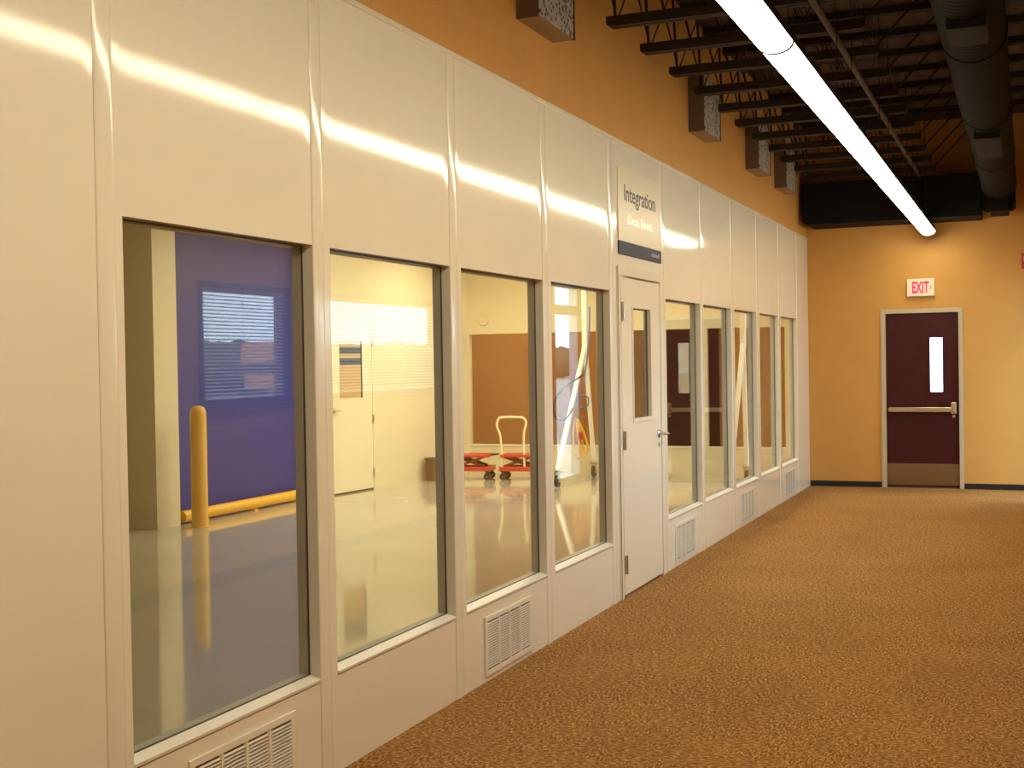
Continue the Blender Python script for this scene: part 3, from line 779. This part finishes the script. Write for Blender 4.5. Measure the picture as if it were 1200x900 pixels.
sl = thing('lifting_sling', (-3.02, 15.88, .30), 'yellow lifting sling hanging in loops beside the gantry leg', 'sling')
e = MB().tube(sweep([(-3.10,15.88,.84), (-3.13,15.88,.60), (-3.11,15.88,.36), (-3.07,15.88,.31), (-3.04,15.88,.40), (-3.06,15.88,.62), (-3.09,15.88,.84)]), .016, 8)
e.build('sling_strap', M['yellow'], sl)
e = MB().tube(sweep([(-3.08,15.90,.84), (-2.99,15.90,.66), (-2.93,15.90,.46), (-2.95,15.90,.36), (-2.99,15.90,.42), (-3.03,15.90,.64), (-3.08,15.90,.84)]), .014, 8)
e.build('sling_strap', M['yellow'], sl)
tag(MB().box(-3.05, -2.99, 15.855, 15.862, .56, .66).build('sling_tag', M['alarm'], sl, bevel=.003), 'red tag')
tag(MB().tube([(-3.085, 15.84, .845), (-3.085, 16.20, .845)], .012, 8).build('hanger_pin', M['brass'], sl), 'metal hanger pin')
bn = thing('waste_bin', (-5.10, 15.55, 0), 'small brown bin at the foot of the cream rear wall', 'bin')
MB().lathe([(0,.001), (.085,.001), (.105,.30), (.112,.30), (.112,.315), (.098,.315), (.09,.30), (.078,.02), (0,.02)], (-5.03, 15.45, 0), n=20).build('bin_body', M['brown_bin'], bn)
MB().lathe([(.1125,.29), (.116,.29), (.116,.318), (.1125,.318)], (-5.03, 15.45, 0), n=20).build('bin_rim', M['brown_bin'], bn)
# wall outlet plates high on the end partition
for q, (xx, zz, lb) in enumerate(((-4.80, 2.235, 'small round wall speaker above the end window behind the carts'), (-3.605, 2.165, 'small grey wall plate above the end window behind the gantry'))):
    e = MB()
    if q == 0: e.lathe([(0,-.03), (.075,-.03), (.085,-.012), (.085,-.0006), (0,-.0006)], (xx, YR, zz), axis=1, n=20)
    else: e.box(xx-.025, xx+.025, YR-.02, YR-.0006, zz-.09, zz+.09)
    tag(e.build('wall_speaker' if q == 0 else 'wall_plate', M['room_pier'], loc=(xx, YR, zz)), lb, 'wall plate')

# ------------------------------------------------------------------ outdoors
tag(MB().box(3.9, 6.4, 30, 33, -.1, 6).build('building_outside', M['tan_outside']), 'tan building outdoors beyond the exit door', 'building')
# (seen mirrored through the outer windows)
tag(MB().box(XR+.12, 70, -40, 140, -.12, -.06).build('ground_outside', M['asphalt']), 'paving outside the outer wall', 'ground', None, 'structure')
e = MB()
rnd = random.Random(3)
for q in range(170):
    yy = -30+q*1.0; rr = 1.1+rnd.random()*.7; xx = 40+rnd.random()*2
    e.lathe([(0,0)]+[(rr*math.sin(t), 1.55-1.55*math.cos(t)+rnd.random()*.12) for t in [PI*i/7 for i in range(1,7)]]+[(0,3.1+rnd.random()*.25)], (xx, yy, -.06), n=9)
tag(e.build('hedge', M['foliage'], loc=(40, 55, -.06)), 'dark green hedge line beyond the outer windows', 'hedge', None, 'stuff')
sh = thing('orange_block', (10.9, 20.9, -.06), 'small orange block outdoors, mirrored in the nearest pane', 'block')
MB().box(10.9, 11.6, 20.6, 22.6, 1.68, 2.09).build('upper_block', M['orange'], sh, bevel=.01)
MB().box(10.95, 11.6, 20.7, 21.9, 1.16, 1.48).build('lower_block', M['orange'], sh, bevel=.01)
for yy in (20.85, 21.7): MB().box(11.2, 11.28, yy-.04, yy+.04, -.06, 1.69).build('post', M['joist'], sh)

# ------------------------------------------------------------------ light
def area(name, loc, sx_, sy_, power, colr, rot=(0,0,0)):
    l = bpy.data.lights.new(name, 'AREA'); l.shape = 'RECTANGLE'; l.size = sx_; l.size_y = sy_; l.energy = power; l.color = colr
    o = bpy.data.objects.new(name, l); o.location = loc; o.rotation_euler = rot; col.objects.link(o); return o
for yy, pw in ((4.5, 10), (9.0, 26), (12.2, 98), (14.8, 118)):
    area('cleanroom_troffer', (-2.9, yy, 3.17), 3.2, .6, pw, (1,.88,.58))
area('room_beyond_troffer', (-4.4, 17.6, 3.17), 4.5, .6, 85, (1,.80,.48))
W = bpy.data.worlds.new('overcast_sky'); scene.world = W; W.use_nodes = True
bg = W.node_tree.nodes['Background']; bg.inputs['Color'].default_value = (.66,.83,1,1); bg.inputs['Strength'].default_value = 8.0
for q, (ya, yb, za, zb) in enumerate([(7.46,8.66,RZ0,RZ1), (8.82,11.45,RZ0,RZ1), (GD[0],GD[1],0.,GD[2])]):
    p = area('window_daylight', (XR+.14, (ya+yb)/2, (za+zb)/2), zb-za, yb-ya, 1, (1,1,1), (0, PI/2, 0)); p.data.cycles.is_portal = True

# ------------------------------------------------------------------ camera
f, yaw, pit, rol, cx, h = 1464.52, .3914, .0174, -.0162, 2.5418, 1.6131
fw = Vector((-math.sin(yaw)*math.cos(pit), math.cos(yaw)*math.cos(pit), -math.sin(pit)))
r = Vector((math.cos(yaw), math.sin(yaw), 0)); u = r.cross(fw)
Rv = r*math.cos(rol)+u*math.sin(rol); Uv = -r*math.sin(rol)+u*math.cos(rol)
cd_ = bpy.data.cameras.new('camera'); cam = bpy.data.objects.new('camera', cd_); col.objects.link(cam)
cd_.sensor_width = 36; cd_.sensor_fit = 'HORIZONTAL'; cd_.lens = f*36/1200; cd_.clip_start = .05; cd_.clip_end = 300
cam.matrix_world = Matrix(((Rv.x, Uv.x, -fw.x, cx), (Rv.y, Uv.y, -fw.y, 0), (Rv.z, Uv.z, -fw.z, h), (0,0,0,1)))
scene.camera = cam
vs = scene.view_settings
scene.display_settings.display_device = 'sRGB'
vs.view_transform = 'Standard'; vs.look = 'None'; vs.gamma = 1; vs.use_curve_mapping = False; vs.exposure = 0.23
cy = scene.cycles
cy.max_bounces = 10; cy.diffuse_bounces = 5; cy.glossy_bounces = 5; cy.transparent_max_bounces = 24
cy.caustics_reflective = False; cy.caustics_refractive = False; cy.sample_clamp_indirect = 6
for o in scene.objects:
    if '_org' in o: del o['_org']
